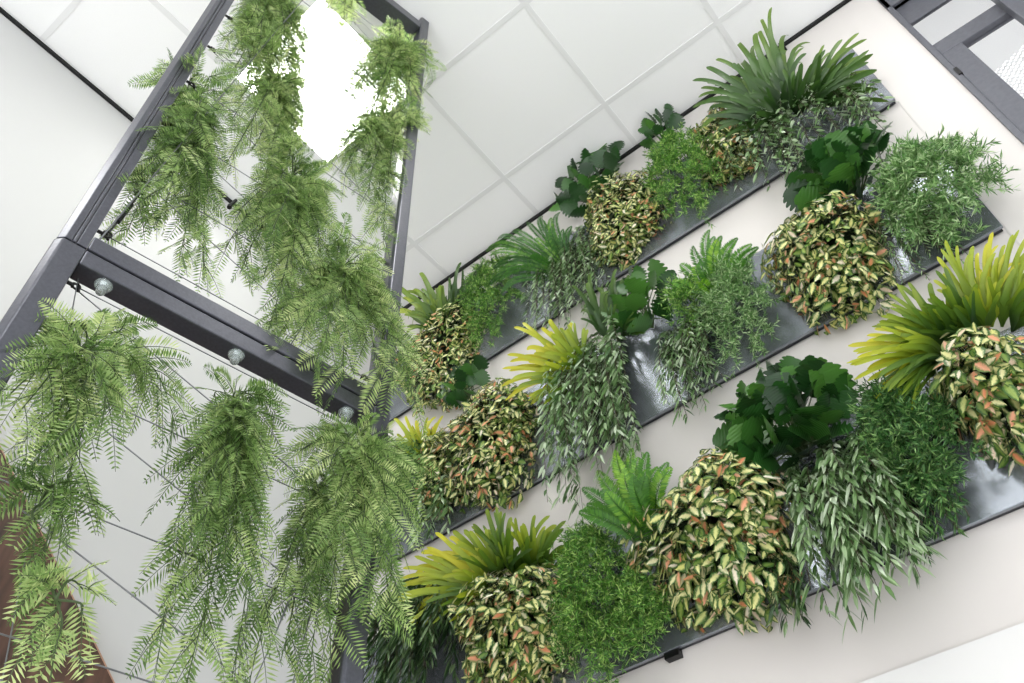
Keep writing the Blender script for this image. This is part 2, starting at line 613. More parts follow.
# braces: steep wires
wire(.042, 1.40, .262, 3.50, .0019, .004)
for q0, q1 in (((76, 282), (2.5, 667)), ((257, 522), (235, 677)), ((313, 532), (295, 578)), ((318, 575), (293, 672)), ((279, 621), (256, 674))):
    a0, z0 = fpx(*q0, OFF)
    a1, z1 = fpx(*q1, OFF)
    k0, k1 = (-1.0, 2.2)
    if q0 == (76, 282):
        k0, k1 = 0, 1.8
    za, aa = z0 + (z1 - z0) * k0, a0 + (a1 - a0) * k0
    if za > 1.31:
        k0 = (1.31 - z0) / (z1 - z0)
        za, aa = 1.31, a0 + (a1 - a0) * k0
    wire(aa, za, a0 + (a1 - a0) * k1, z0 + (z1 - z0) * k1, .0011, OFF - .010)
# turnbuckle on the upper brace
A0, A1 = fpt(.050, 1.435, .010), fpt(.066, 1.615, .010)
u = (A1 - A0)
mb = MB()
mb.tube([A0 + u * .30, A0 + u * .70], .0052, 8)
mb.tube([A0 + u * .08, A0 + u * .95], .002, 6)
mb.torus(A0 + u * .03, N, .008, .0022)
mb.torus(A0 + u * .93, N, .0085, .0022)
mb.build('turnbuckle', M['black'], frame)
for q in ((233, 203), (342, 262)):
    a, z = fpx(*q, OFF)
    p = fpt(a, z, OFF)
    MB().tube([p - UP * .016 - D * .004, p + UP * .016 + D * .004], .0042, 8).lathe(p - UP * .016 - D * .004, -UP, [(0, .006), (.008, .006)], 8).build('cable_clip', M['black'], frame)

# ------------------------------------------------------------------ planter panels
ROWS = {1: 2.846 + Z, 2: 2.024 + Z, 3: 1.2125 + Z}
PH = .47
panel_lab = {1: 'long brushed grey metal planter panel, the top row right below the ceiling',
             2: 'long brushed grey metal planter panel, the middle of three rows on the wall',
             3: 'long dark metal planter panel, the bottom of three rows on the wall'}
for r, z in ROWS.items():
    x0, x1 = LEFT + .13, (.295 if r < 3 else .295)
    t = thing('planter_panel', panel_lab[r], 'wall planter', ((x0 + x1) / 2, WALL - .02, z), 'metal planter panels on the wall')
    MB().box((x0, FRONT, z), (x1, FRONT + .012, z + PH)).build('front_plate', M['panel'], t, bevel=.0015)
    mb = MB()
    mb.box((x0 + .004, FRONT + .012, z + .002), (x1 - .004, WALL - .006, z + .014))
    mb.box((x0 + .004, FRONT + .012, z + PH - .014), (x1 - .004, WALL - .006, z + PH - .002))
    mb.box((x0 + .004, FRONT + .012, z + .014), (x0 + .016, WALL - .006, z + PH - .014))
    mb.box((x1 - .016, FRONT + .012, z + .014), (x1 - .004, WALL - .006, z + PH - .014))
    mb.build('casing', M['panel_edge'], t)
    if r == 3:
        xb = at_y(670, 652, FRONT)[0]
        MB().box((xb - .022, FRONT + .004, z - .018), (xb + .022, WALL - .002, z + .002)).build('bracket', M['black'], t)

# ------------------------------------------------------------------ plant builders


def local_scale(p):
    a = project(p)
    sx = np.linalg.norm(project(p + XA * .01) - a) / .01
    sz = np.linalg.norm(project(p + UP * .01) - a) / .01
    return sx, sz


def root_at(px, py, off):
    """point off in front of the panel face seen at this pixel"""
    return at_y(px, py, FRONT - off)


def stems_from(mb, root, tips, r=.0016):
    for tp in tips:
        mid = (root + tp) / 2 + np.array([0, -.01, .012])
        mb.tube([root, mid, tp], [r * 1.3, r, r * .7], 4)


def variegated(name, lab, cx, cy, a, b, n=380, size=.042, depth=.15, droop=.25, extra=()):
    p = root_at(cx, cy, depth * .45)
    sx, sz = local_scale(p)
    ra, rb = a / sx, b / sz
    size *= .76
    n = int(min(2000, 3.5 * math.pi * ra * (rb + depth * .5) / (size * size * .36)))
    c = np.array([p[0], FRONT - .005, p[2]])
    t = thing(name, lab, 'plant', (p[0], FRONT - .02, p[2]), 'variegated plants with cream and pink leaves')
    dd = rdir(n)
    dd[:, 1] = -np.abs(dd[:, 1]) + .1
    dd = nrm(dd)
    rad = 1 - .46 * rng.random(n) ** 1.5
    blob = 1 + .12 * np.sin(dd[:, 0] * 5 + cx) + .12 * np.sin(dd[:, 2] * 6 + cy)
    o = c + dd * np.array([ra, depth, rb]) * (rad * blob)[:, None]
    nn = nrm(dd / np.array([ra, depth, rb]) * depth)
    tg = rdir(n)
    tg = nrm(tg - nn * np.sum(tg * nn, 1, keepdims=True))
    d = nrm(tg * .9 + nn * (.15 + .5 * rng.random(n))[:, None] + np.array([0, -.1, -droop - .3]))
    flat = nrm(np.cross(d, nn + rdir(n) * .38))
    L = size * (.65 + .6 * rng.random(n))
    o = o - d * (L * .4)[:, None]
    mb = MB()
    leaves(mb, o, d, flat, L, L * .31, oval, 4, droop=(0, -.05, -.22), fold=.22)
    mb.build('foliage', M['varie'], t)
    ms_ = MB()
    root = np.array([p[0], FRONT - .004, p[2] + rb * .3])
    for i in range(0, n, 3):
        ms_.tube([root + XA * (o[i][0] - root[0]) * .35, (root + o[i]) / 2 + OUT * .02, o[i]], .0013, 3, False)
    ms_.build('stems', M['dark_stem'], t)
    return t


def trailing(name, lab, cx, cy, a, b, stems=22, per=24, size=.058, width=.0065, mat='willow', depth=.12, spread=.35, cat='plant', swing=.0, grp='trailing plants with narrow leaves'):
    p = root_at(cx, cy, depth * .5)
    sx, sz = local_scale(p)
    ra, rb = a / sx, b / sz
    t = thing(name, lab, cat, (p[0], FRONT - .02, p[2] + rb), grp)
    ms_, ml = MB(), MB()
    stems, per, width = int(stems * 1.6), int(per * 1.35), width * .80
    for i in range(stems):
        x0 = p[0] + (rng.random() * 2 - 1) * ra * .72
        z0 = p[2] + rb * (.55 + .5 * rng.random())
        length = rb * (1.0 + .85 * rng.random())
        out = depth * (.35 + .8 * rng.random())
        dx = (x0 - p[0]) * spread + (rng.random() - .5) * ra * .35 + swing * length
        s = np.linspace(0, 1, 9)
        pts = np.stack([x0 + dx * s + .006 * np.sin(s * 7 + i), FRONT - .004 - out * np.sin(np.minimum(s * 1.9, math.pi * .55)),
                        z0 + .05 * np.sin(s * math.pi) * (1 - s) - length * s ** 1.25], 1)
        ms_.tube(pts, np.linspace(.0018, .0009, 9), 4, False)
        u = .06 + .94 * (np.arange(per) + rng.random(per) * .8) / per
        u = np.clip(u, 0, 1)
        o = np.stack([np.interp(u, s, pts[:, k]) for k in range(3)], 1)
        td = nrm(np.stack([np.interp(u, s, np.gradient(pts[:, k])) for k in range(3)], 1))
        az = rng.random(per) * 2 * math.pi
        sd = np.stack([np.cos(az), -np.abs(np.sin(az)) * .8 - .1, np.zeros(per)], 1)
        d = nrm(td * .75 + sd * .62 + np.array([0, 0, -.15]))
        L = size * (.6 + .65 * rng.random(per))
        leaves(ml, o, d, np.cross(d, sd + rdir(per) * .8), L, width * (.8 + .4 * rng.random(per)), lance, 3, droop=(0, 0, -.25), fold=.2)
    ms_.build('stems', M['twig'], t)
    ml.build('foliage', M[mat], t)
    return t


def fine(name, lab, cx, cy, a, b, stems=46, per=46, size=.020, width=.0017, mat='fine', depth=.15, fall=.45, grp='plants with fine thread-like leaves'):
    p = root_at(cx, cy, depth * .5)
    sx, sz = local_scale(p)
    ra, rb = a / sx, b / sz
    c = np.array([p[0], FRONT - .006, p[2]])
    t = thing(name, lab, 'plant', (p[0], FRONT - .02, p[2]), grp)
    ms_, ml = MB(), MB()
    stems = int(stems * 1.5)
    for i in range(stems):
        th = 2 * math.pi * rng.random()
        q = rng.random() ** .55
        end = c + np.array([math.cos(th) * ra * q * .95, -depth * math.sqrt(max(0, 1 - q * q * .85)), math.sin(th) * rb * q * .95])
        st = c + np.array([math.cos(th) * ra * .55 * q, 0, math.sin(th) * rb * .5 * q + rb * .15])
        s = np.linspace(0, 1, 7)
        w = np.sin(s * math.pi * .5)
        pts = st + (end - st) * s[:, None]
        pts[:, 1] = st[1] + (end[1] - st[1]) * w
        pts[:, 2] += .03 * np.sin(s * math.pi) - fall * .06 * s ** 2
        pts += rdir(1) * .006 * np.sin(s * 5)[:, None]
        ms_.tube(pts, .0009, 3, False)
        for rep in range(3):                          # short side twigs near the tip
            k = rng.integers(3, 7)
            e2 = pts[k] + nrm(rdir(1)[0] + (pts[-1] - pts[0]) * 4 + OUT * .3 + np.array([0, 0, -.4])) * (.03 + .03 * rng.random())
            br = np.linspace(0, 1, 4)[:, None]
            tw = pts[k] + (e2 - pts[k]) * br
            ms_.tube(tw, .0007, 3, False)
            m_ = per // 3
            u = rng.random(m_)
            o = pts[k] + (e2 - pts[k]) * u[:, None]
            d = nrm(nrm(e2 - pts[k]) * .8 + rdir(m_) * .8)
            needles(ml, o, d, rdir(m_), size * (.6 + .6 * rng.random(m_)), width)
        u = .25 + .75 * rng.random(per)
        o = np.stack([np.interp(u, s, pts[:, k]) for k in range(3)], 1)
        td = nrm(np.stack([np.interp(u, s, np.gradient(pts[:, k])) for k in range(3)], 1))
        d = nrm(td * .6 + rdir(per) * .9)
        needles(ml, o, d, rdir(per), size * (.6 + .6 * rng.random(per)), width)
    ms_.build('stems', M['stem'], t)
    ml.build('foliage', M[mat], t)
    return t


def staghorn(name, lab, fronds, mat, width=.5, base_off=.01, grp='staghorn ferns with forked fronds'):
    """fronds: (base px, tip px, tip distance in front of the panel, fan half width px, finger pairs, tone)"""
    fronds = [((f0[0][0] + 2, f0[0][1] + 12), *f0[1:]) for f0 in fronds]
    b0 = root_at(*fronds[0][0], base_off)
    t = thing(name, lab, 'plant', b0, grp)
    more = []
    for (bp, tp, out, fan, k, tone) in fronds:
        f_ = .55 + .25 * rng.random()
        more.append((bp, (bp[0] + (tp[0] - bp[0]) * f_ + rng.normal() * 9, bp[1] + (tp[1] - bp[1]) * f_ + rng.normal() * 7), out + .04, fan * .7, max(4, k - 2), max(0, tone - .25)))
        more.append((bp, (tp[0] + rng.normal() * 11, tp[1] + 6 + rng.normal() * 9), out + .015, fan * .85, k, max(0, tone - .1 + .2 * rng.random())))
    for (bp, tp, out, fan, k, tone) in fronds + more:
        pb, pt = root_at(*bp, base_off + .015), root_at(*tp, out)
        ax = pt - pb
        L = np.linalg.norm(ax)
        ax /= L
        view = nrm(EYE - pb)
        view = nrm(view + OUT * .6 + rdir(1)[0] * .25)
        sd = nrm(np.cross(ax, view))
        k = max(3, k - 2)
        nn = np.cross(sd, ax)
        fw = .92 * fan / F * np.linalg.norm(B.T[2] @ (pt - EYE))
        mb = MB()
        js = np.linspace(-1, 1, k)
        for i, j in enumerate(js):
            fl = L * (1.04 - .18 * abs(j) ** 1.5 - .22 * rng.random())
            for fork in ((-1, 1) if (i % 2 == 0) else (0,)):
                n = 16
                s = np.linspace(0, 1, n) ** .8
                wob, lift = rng.normal() * .13, rng.normal() * .14
                path = pb + ax * (fl * s)[:, None] + sd * (fw * j * (s ** 1.15) + fork * fw / k * .70 * np.clip((s - .5) / .5, 0, 1) ** 1.2 + wob * fw * s ** 2.5)[:, None]
                path = path + nn * (L * (.16 * np.sin(s * math.pi * .8) - .10 * abs(j) * s + lift * np.clip(s - .35, 0, 1)))[:, None]
                path[:, 2] -= L * .14 * s ** 3 * (1 + .8 * rng.random())
                ss = np.clip((s - .36) / .2, 0, 1)
                ss = ss * ss * (3 - 2 * ss)
                wid = (fw * s ** 1.15 / (k - 1) * 1.25 + fw * .05) * (1 - ss) + fw / k * (.40 if fork else .50) * ss * (1 - .22 * np.clip((s - .6) / .4, 0, 1))
                wid = wid * np.sqrt(np.clip((1.004 - s) / .07, 0.02, 1))
                tg = nrm(np.gradient(path, axis=0))
                sv = nrm(np.cross(tg, nn + sd * .25 * j))
                cup = nn * (wid * .28)[:, None]
                v = np.stack([path - sv * wid[:, None] + cup, path, path + sv * wid[:, None] + cup], 1).reshape(-1, 3)
                fs = []
                for q in range(n - 1):
                    a0 = q * 3
                    fs += [(a0, a0 + 1, a0 + 4, a0 + 3), (a0 + 1, a0 + 2, a0 + 5, a0 + 4)]
                at = np.zeros((n, 3, 3))
                at[..., 0] = s[:, None]
                at[..., 1] = [1, 0, 1]
                at[..., 2] = np.clip(tone + .16 * (rng.random() - .5) + .42 * s[:, None] - .24, 0, 1)  # tone rises towards the tip: lit tips put into the colour
                mb.add(v, fs, at.reshape(-1, 3))
        mb.build('frond', M[mat], t, smooth=True)
    return t


def sword(name, lab, fronds, w=.022, base_off=.03, mat='neph', grp='upright sword ferns'):
    b0 = root_at(*fronds[0][0], base_off)
    t = thing(name, lab, 'plant', b0, grp)
    fronds = list(fronds) + [((bp[0] + rng.normal() * 4, bp[1] + 4), (tp[0] + rng.normal() * 7 + 3, tp[1] + 8 + rng.normal() * 6), out + .03) for (bp, tp, out) in fronds]
    for (bp, tp, out) in fronds:
        pb, pt = root_at(*bp, base_off), root_at(*tp, out)
        L = np.linalg.norm(pt - pb)
        s = np.linspace(0, 1, 12)
        pts = pb + (pt - pb) * s[:, None] + OUT * (L * .22 * np.sin(s * math.pi))[:, None]
        mb = MB()
        mb.tube(pts, np.linspace(.0016, .0006, 12), 4, False)
        m_ = int(L / .0046)
        u = .08 + .92 * np.arange(m_) / m_
        o = np.stack([np.interp(u, s, pts[:, k]) for k in range(3)], 1)
        td = nrm(np.stack([np.interp(u, s, np.gradient(pts[:, k])) for k in range(3)], 1))
        view = nrm(EYE - pb + rdir(1)[0] * 1.0)
        sv = nrm(np.cross(td, view))
        tone = rng.random()
        for sg in (-1, 1):
            d = nrm(sv * sg + td * .55 + rdir(m_) * .12)
            ln = w * (1.0 * np.sin(np.pi * np.clip(u * .86 + .14, 0, 1)) ** .7 + .1)
            leaves(mb, o, d, td, ln, .0030, lance, 2, fold=.1, rnd=np.clip(tone * .6 + .4 * rng.random(m_), 0, 1))
        mb.build('frond', M[mat], t)
    return t


def split_prof(t):
    if t <= 0 or t >= 1:
        return .02
    base = math.sin(math.pi * t ** .62) ** .55
    return base * (1 - .34 * (0.5 + 0.5 * math.cos(t * 2 * math.pi * 5.5)) ** 2.5)


def broad(name, lab, cx, cy, a, b, n=16, size=.10, depth=.13, mat='mon', rootdy=.5, grp='dark plants with broad leaves'):
    p = root_at(cx, cy, depth * .5)
    sx, sz = local_scale(p)
    ra, rb = a / sx, b / sz
    t = thing(name, lab, 'plant', (p[0], FRONT - .02, p[2] - rb * rootdy), grp)
    root = np.array([p[0], FRONT - .004, p[2] - rb * rootdy])
    n = int(n * 1.7)
    for i in range(n):
        g = (i + .5) / n
        q = math.sqrt(g)
        th = i * 2.399
        ctr = np.array([p[0] + ra * .85 * q * math.cos(th), FRONT - depth * (1 - .55 * q) - .02 * rng.random(), p[2] + rb * .85 * q * math.sin(th)])
        L = size * (.62 + .6 * rng.random())
        rad = nrm(ctr - root + np.array([0, -.02, .01]))
        d = nrm(rad * .9 + rdir(1)[0] * .45 + np.array([0, -.1, .1]))
        nm = nrm(OUT * .7 + UP * .5 + rdir(1)[0] * .75)
        side = np.cross(d, nm)
        o = ctr - d * L * .5
        mb = MB()
        leaves(mb, o[None], d[None], side[None], L, L * .50, split_prof, 22, droop=(0, -.05, -.22), fold=.22, rnd=rng.random())
        lf = mb.build('leaf', M[mat], t, smooth=True)
        ps = MB()
        ps.tube([root, (root + o) / 2 + OUT * .03, o, o + d * L * .15], .002, 5, False)
        ps.build('leaf_stalk', M['stem'], lf)
    return t


def asparagus(name, lab, root_px, off, drops, per=13, flen=.085, dense=1.0, grp='feathery ferns hanging in the steel frame', tone=0.0, crown=1.0):
    """hanging fern in the steel frame. drops: (px, py of a stem end, off)"""
    a, z = fpx(*root_px, off)
    root = fpt(a, z, off)
    t = thing(name, lab, 'hanging plant', root, grp)
    ms_, ml = MB(), MB()
    ends = []
    for (dx, dy, do) in drops:
        a1, z1 = fpx(dx, dy, do)
        ends.append(fpt(a1, z1, do))
    for k in range(6 if crown > .7 else 4):               # short stems arching up and out of the crown
        th = rng.random() * 2 * math.pi
        ends.append(root + crown * (D * .09 * math.cos(th) + N * .06 * math.sin(th) + UP * (.02 + .07 * rng.random())))
    for end in ends:
        s = np.linspace(0, 1, 12)
        chord = end - root
        L = np.linalg.norm(chord)
        pts = root + chord * s[:, None]
        horiz = np.array([chord[0], chord[1], 0])
        lift = .10 + .30 * np.linalg.norm(horiz) / (L + 1e-6)
        pts[:, 2] += L * lift * np.sin(s * math.pi)
        pts += (N * -1) * (L * .14 * (rng.random() - .25) * np.sin(s * math.pi))[:, None]
        pts += rdir(1) * (.012 * np.sin(s * 6))[:, None]
        ms_.tube(pts, np.linspace(.0022, .0009, 12), 4, False)
        cum = np.concatenate([[0], np.cumsum(np.linalg.norm(np.diff(pts, axis=0), axis=1))])
        nf = max(5, int(cum[-1] / .0145 * dense))
        for k in range(nf):
            u = .10 + .90 * (k + rng.random() * .6) / nf
            u = min(u, 1)
            o = np.array([np.interp(u, s, pts[:, c]) for c in range(3)])
            td = nrm(np.array([np.interp(u, s, np.gradient(pts[:, c])) for c in range(3)]))
            out = rdir(1)[0]
            out = nrm(out - td * (out @ td))
            fd = nrm(td * .75 + out * .85 + np.array([0, 0, -.25]))
            fl = flen * (.55 + .7 * rng.random()) * (1.0 if u < .85 else .9)
            q = np.linspace(0, 1, 6)
            fp_ = o + fd * (fl * q)[:, None] + np.array([0, 0, -1.0]) * (fl * .42 * q ** 2)[:, None]
            ms_.tube(fp_, np.linspace(.0010, .0004, 6), 3, False)
            m_ = int(fl / .0056)
            uu = .06 + .94 * np.arange(m_) / m_
            oo = np.stack([np.interp(uu, q, fp_[:, c]) for c in range(3)], 1)
            tt = nrm(np.stack([np.interp(uu, q, np.gradient(fp_[:, c])) for c in range(3)], 1))
            vv = nrm(nrm(EYE - o) * .6 + rdir(1)[0])
            sv = nrm(np.cross(tt, vv))
            tn = rng.random() * .6 + tone
            ln = .024 * (np.sin(math.pi * (uu * .80 + .20)) ** .8 + .12)
            for sg in (-1, 1):
                d = nrm(sv * sg + tt * .62 + rdir(m_) * .10)
                needles(ml, oo, d, tt + rdir(m_) * .3, ln, .0018, np.clip(tn + .35 * rng.random(m_), 0, 1))
    ms_.build('stems', M['stem'], t)
    ml.build('foliage', M['asp'], t)
    return t


# ------------------------------------------------------------------ planting: top row
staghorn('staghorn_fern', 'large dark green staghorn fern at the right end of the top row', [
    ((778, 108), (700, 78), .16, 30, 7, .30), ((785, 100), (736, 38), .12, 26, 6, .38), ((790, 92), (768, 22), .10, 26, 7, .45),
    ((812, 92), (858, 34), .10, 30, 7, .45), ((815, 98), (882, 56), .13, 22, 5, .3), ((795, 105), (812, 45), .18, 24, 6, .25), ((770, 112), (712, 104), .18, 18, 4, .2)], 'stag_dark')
trailing('trailing_plant', 'trailing plant with narrow leaves below the staghorn at the top right corner panel', 815, 122, 66, 50, 26, 20, .048, .0068, 'willow', .12, .3)
trailing('trailing_plant', 'sparse narrow-leaved trailing sprigs left of centre under the top right staghorn', 748, 142, 36, 40, 16, 18, .048, .0068, 'willow', .10, .3)
variegated('variegated_plant', 'small cream and pink leaved mound in the top row beside the large dark staghorn', 722, 142, 32, 34, 150, .042, .11)
broad('broad_leaf_plant', 'small dark broad-leaved plant at the top row left of the small cream mound', 660, 130, 26, 22, 10, .075, .10)
fine('fine_leaf_plant', 'bushy fine green plant in the middle of the top row', 684, 172, 44, 46, 66, 50, .022, .0019, 'fine', .14)
broad('broad_leaf_plant', 'dark broad-leaved plant against the ceiling in the middle of the top row', 588, 180, 52, 30, 18, .095, .12)
variegated('variegated_plant', 'cream leaved mound in the middle of the top row under dark broad leaves', 618, 212, 46, 42, 300, .040, .13)
trailing('trailing_plant', 'grey-green trailing plant hanging over the top panel left of the middle cream mound', 566, 278, 46, 46, 34, 28, .042, .0048, 'willow', .10, .4)
sword('sword_fern', 'green sword fern standing in the top row close to the ceiling', [
    ((562, 268), (486, 252), .14), ((560, 266), (497, 240), .12), ((560, 262), (512, 232), .12), ((562, 260), (528, 222), .10), ((565, 258), (543, 216), .10), ((568, 258), (560, 212), .08),
    ((560, 268), (492, 270), .16), ((566, 262), (552, 226), .14), ((556, 270), (505, 258), .16), ((570, 262), (572, 226), .10), ((556, 272), (520, 250), .16), ((552, 276), (488, 286), .14), ((566, 268), (536, 238), .17)], .018, mat='neph_dark')
fine('fine_leaf_plant', 'fine green plant hanging at the left part of the top row', 492, 298, 38, 46, 64, 48, .022, .0019, 'fine', .13)
staghorn('staghorn_fern', 'small brownish green staghorn fern at the left end of the top row', [
    ((440, 318), (402, 282), .14, 16, 5, .75), ((442, 315), (424, 272), .12, 16, 5, .7), ((446, 312), (446, 278), .12, 13, 4, .6), ((452, 308), (464, 258), .08, 12, 4, .1), ((456, 306), (484, 264), .08, 12, 4, .1), ((436, 320), (400, 305), .16, 12, 4, .5)], 'stag_dark')
variegated('variegated_plant', 'cream leaved mound at the left end of the top row beside the steel post', 440, 346, 50, 48, 330, .040, .13)

# ------------------------------------------------------------------ planting: middle row
fine('fine_leaf_plant', 'loose fine-leaved green plant at the right end of the middle row', 936, 188, 66, 54, 70, 46, .030, .0022, 'fine_pale', .17, .2)
trailing('trailing_plant', 'thin fine sprigs hanging over the shiny middle panel under the loose green plant', 915, 240, 40, 46, 14, 30, .028, .0024, 'fine_pale', .08, .3)
broad('broad_leaf_plant', 'large dark green broad-leaved plant at the right of the middle row', 842, 168, 66, 34, 26, .115, .15)
variegated('variegated_plant', 'large round cream and pink leaved mound at the right of the middle row', 822, 246, 62, 56, 430, .047, .17)
sword('sword_fern', 'small bright sword fern standing in the middle row left of the large round mound', [
    ((718, 300), (680, 264), .12), ((718, 298), (694, 246), .10), ((720, 296), (710, 230), .10), ((722, 296), (722, 236), .12), ((724, 298), (738, 238), .08), ((728, 298), (752, 244), .10), ((716, 302), (672, 286), .14), ((720, 300), (700, 262), .16)], .024)
fine('fine_leaf_plant', 'bushy fine green plant left of the large round mound in the middle row', 736, 306, 42, 56, 56, 48, .022, .0018, 'fine_pale', .15)
fine('fine_leaf_plant', 'low fine green plant under the small sword fern of the middle row', 690, 306, 28, 26, 26, 40, .022, .0018, 'fine', .14)
trailing('trailing_plant', 'short grey-green trailing plant hanging below the small sword fern in the middle row', 686, 356, 30, 44, 20, 24, .045, .0045, 'willow', .10, .3)
broad('broad_leaf_plant', 'dark broad-leaved plant between the yellow staghorn and the sword fern in the middle row', 640, 300, 44, 36, 14, .10, .13)
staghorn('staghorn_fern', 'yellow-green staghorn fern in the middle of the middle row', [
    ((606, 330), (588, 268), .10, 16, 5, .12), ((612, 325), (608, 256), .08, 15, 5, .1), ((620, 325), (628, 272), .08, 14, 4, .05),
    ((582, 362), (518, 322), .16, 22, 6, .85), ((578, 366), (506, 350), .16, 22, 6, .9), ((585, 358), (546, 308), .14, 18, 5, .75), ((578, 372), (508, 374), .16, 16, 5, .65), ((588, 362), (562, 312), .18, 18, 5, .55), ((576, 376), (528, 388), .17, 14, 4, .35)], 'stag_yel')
trailing('trailing_plant', 'big grey-green trailing plant hanging in the middle of the middle row', 594, 402, 50, 82, 40, 30, .058, .0062, 'willow', .15, .3)
broad('broad_leaf_plant', 'small dark broad-leaved plant at the left of the middle row', 466, 384, 28, 24, 11, .075, .10)
variegated('variegated_plant', 'cream and pink leaved mound at the left of the middle row', 484, 434, 62, 54, 400, .043, .16)
staghorn('staghorn_fern', 'small yellow staghorn fern beside the steel post at the left end of the middle row', [
    ((424, 452), (398, 416), .12, 14, 4, .7), ((426, 450), (418, 404), .10, 13, 4, .9), ((428, 450), (440, 410), .10, 12, 4, .85), ((420, 454), (392, 436), .14, 12, 4, .5)], 'stag_yel')
variegated('variegated_plant', 'small cream leaved clump at the far left of the middle row beside the yellow staghorn', 434, 470, 22, 42, 130, .040, .12)
fine('fine_leaf_plant', 'dark fine green plant behind the steel post at the left end of the middle row', 408, 484, 36, 46, 56, 46, .022, .0019, 'fine_dark', .13)
trailing('trailing_plant', 'pale narrow-leaved sprigs hanging from the left end of the middle row', 436, 506, 18, 30, 9, 18, .05, .006, 'willow', .10, .3)

# ------------------------------------------------------------------ planting: bottom row
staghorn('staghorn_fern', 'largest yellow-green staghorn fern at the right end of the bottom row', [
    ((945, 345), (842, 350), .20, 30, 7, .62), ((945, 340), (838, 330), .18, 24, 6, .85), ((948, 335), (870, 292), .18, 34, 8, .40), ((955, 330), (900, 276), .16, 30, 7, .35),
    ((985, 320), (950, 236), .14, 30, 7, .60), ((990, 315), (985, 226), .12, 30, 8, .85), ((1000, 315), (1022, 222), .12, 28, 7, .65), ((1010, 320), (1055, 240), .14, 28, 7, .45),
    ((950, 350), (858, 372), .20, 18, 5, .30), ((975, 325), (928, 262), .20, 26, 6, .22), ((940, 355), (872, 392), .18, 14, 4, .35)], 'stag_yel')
variegated('variegated_plant', 'cream and pink leaved mound under the largest staghorn at bottom right', 988, 378, 70, 66, 430, .052, .18)
fine('fine_leaf_plant', 'fine dark green plant hanging over the bottom panel left of the right cream mound', 906, 440, 56, 70, 80, 46, .024, .0022, 'fine_dark', .14)
trailing('trailing_plant', 'fine sprays of the green leaves hanging low under the right part of the bottom row', 924, 500, 36, 48, 16, 40, .026, .0026, 'fine_dark', .08, .3)
broad('broad_leaf_plant', 'large dark broad-leaved plant in the middle of the bottom row', 786, 416, 80, 56, 34, .110, .15)
trailing('trailing_plant', 'long grey-green trailing plant hanging far below the bottom panel', 852, 510, 60, 84, 38, 28, .054, .0066, 'willow', .14, .3)
trailing('trailing_plant', 'few narrow-leaved sprigs hanging below the panel under the big cream mound', 790, 590, 14, 44, 5, 18, .048, .0055, 'willow_dark', .08, .3)
variegated('variegated_plant', 'biggest cream and pink leaved mound in the middle of the bottom row', 710, 522, 86, 78, 560, .050, .19)
sword('sword_fern', 'bright green sword fern standing in the bottom row left of the biggest mound', [
    ((656, 540), (582, 488), .14), ((656, 538), (598, 470), .12), ((658, 535), (615, 452), .12), ((660, 532), (632, 448), .10), ((662, 530), (648, 452), .12), ((664, 530), (668, 462), .10),
    ((652, 545), (584, 508), .16), ((656, 538), (624, 472), .17), ((654, 540), (602, 490), .18), ((660, 534), (646, 470), .16)], .028)
fine('fine_leaf_plant', 'tall fine green plant between the two cream mounds of the bottom row', 592, 594, 42, 84, 84, 48, .022, .0018, 'fine', .15)
fine('fine_leaf_plant', 'fine green tuft hanging at the lower left of the biggest mound', 642, 612, 30, 46, 40, 44, .022, .0018, 'fine', .12)
staghorn('staghorn_fern', 'bright yellow-green staghorn fern at the left end of the bottom row', [
    ((488, 580), (402, 556), .18, 30, 7, .75), ((486, 584), (404, 582), .18, 20, 5, .55), ((490, 575), (424, 532), .17, 26, 6, .95), ((498, 565), (458, 512), .16, 26, 6, .5),
    ((506, 560), (492, 496), .14, 22, 6, .35), ((530, 560), (534, 496), .12, 24, 6, .45), ((540, 562), (566, 514), .12, 18, 5, .3), ((515, 565), (512, 508), .19, 20, 5, .25)], 'stag_yel')
variegated('variegated_plant', 'cream and pink leaved mound at the lower left end of the bottom row', 506, 622, 60, 70, 430, .046, .17)
trailing('trailing_plant', 'dark narrow-leaved trailing plant right of the steel post at the bottom row', 418, 628, 52, 62, 44, 28, .058, .0052, 'willow_dark', .13, .3)

# ------------------------------------------------------------------ planting: the steel frame
W = lambda *q: [tuple(x) for x in q]
asparagus('hanging_fern', 'feathery fern at the upper left corner of the steel frame', (262, -10), .07, W(
    (232, 70, .03), (255, 95, .06), (285, 70, .04), (305, 50, .06), (222, 40, .06), (290, 130, .05), (270, 60, .0), (240, 30, 0), (300, 20, .03), (276, 105, .02), (262, 40, -.03), (230, 55, 0), (285, 30, -.02), (308, 75, .06), (298, 95, .06), (268, 75, .06), (248, 62, .05), (292, 60, .04)), tone=.05)
asparagus('hanging_fern', 'pale small fern hanging from the top rail of the steel frame', (340, -22), .05, W((328, 20, .05), (345, 32, .05), (356, 25, .06), (335, 5, .05), (350, 10, .04)), dense=.8, tone=.35)
asparagus('hanging_fern', 'feathery fern at the upper right corner of the steel frame', (398, 48), .04, W(
    (358, 85, .04), (372, 110, .02), (395, 118, 0), (418, 95, .0), (432, 82, .02), (362, 60, .05), (410, 70, -.03), (385, 75, -.02), (352, 105, .05), (405, 105, .04), (425, 60, .03), (375, 60, -.02), (395, 60, .0), (350, 62, .05), (348, 92, .05), (364, 125, .03), (378, 132, .03), (386, 95, .05), (368, 78, .06), (402, 130, .02)), tone=.1)
asparagus('hanging_fern', 'feathery fern hanging at mid height of the right post in the upper frame', (388, 122), .03, W(
    (350, 160, .03), (342, 148, .05), (370, 190, .02), (392, 175, 0), (400, 150, 0), (360, 140, -.02), (378, 225, .01), (384, 245, 0), (360, 170, .05), (385, 160, .03), (345, 175, .04), (330, 160, .05)), tone=.1)
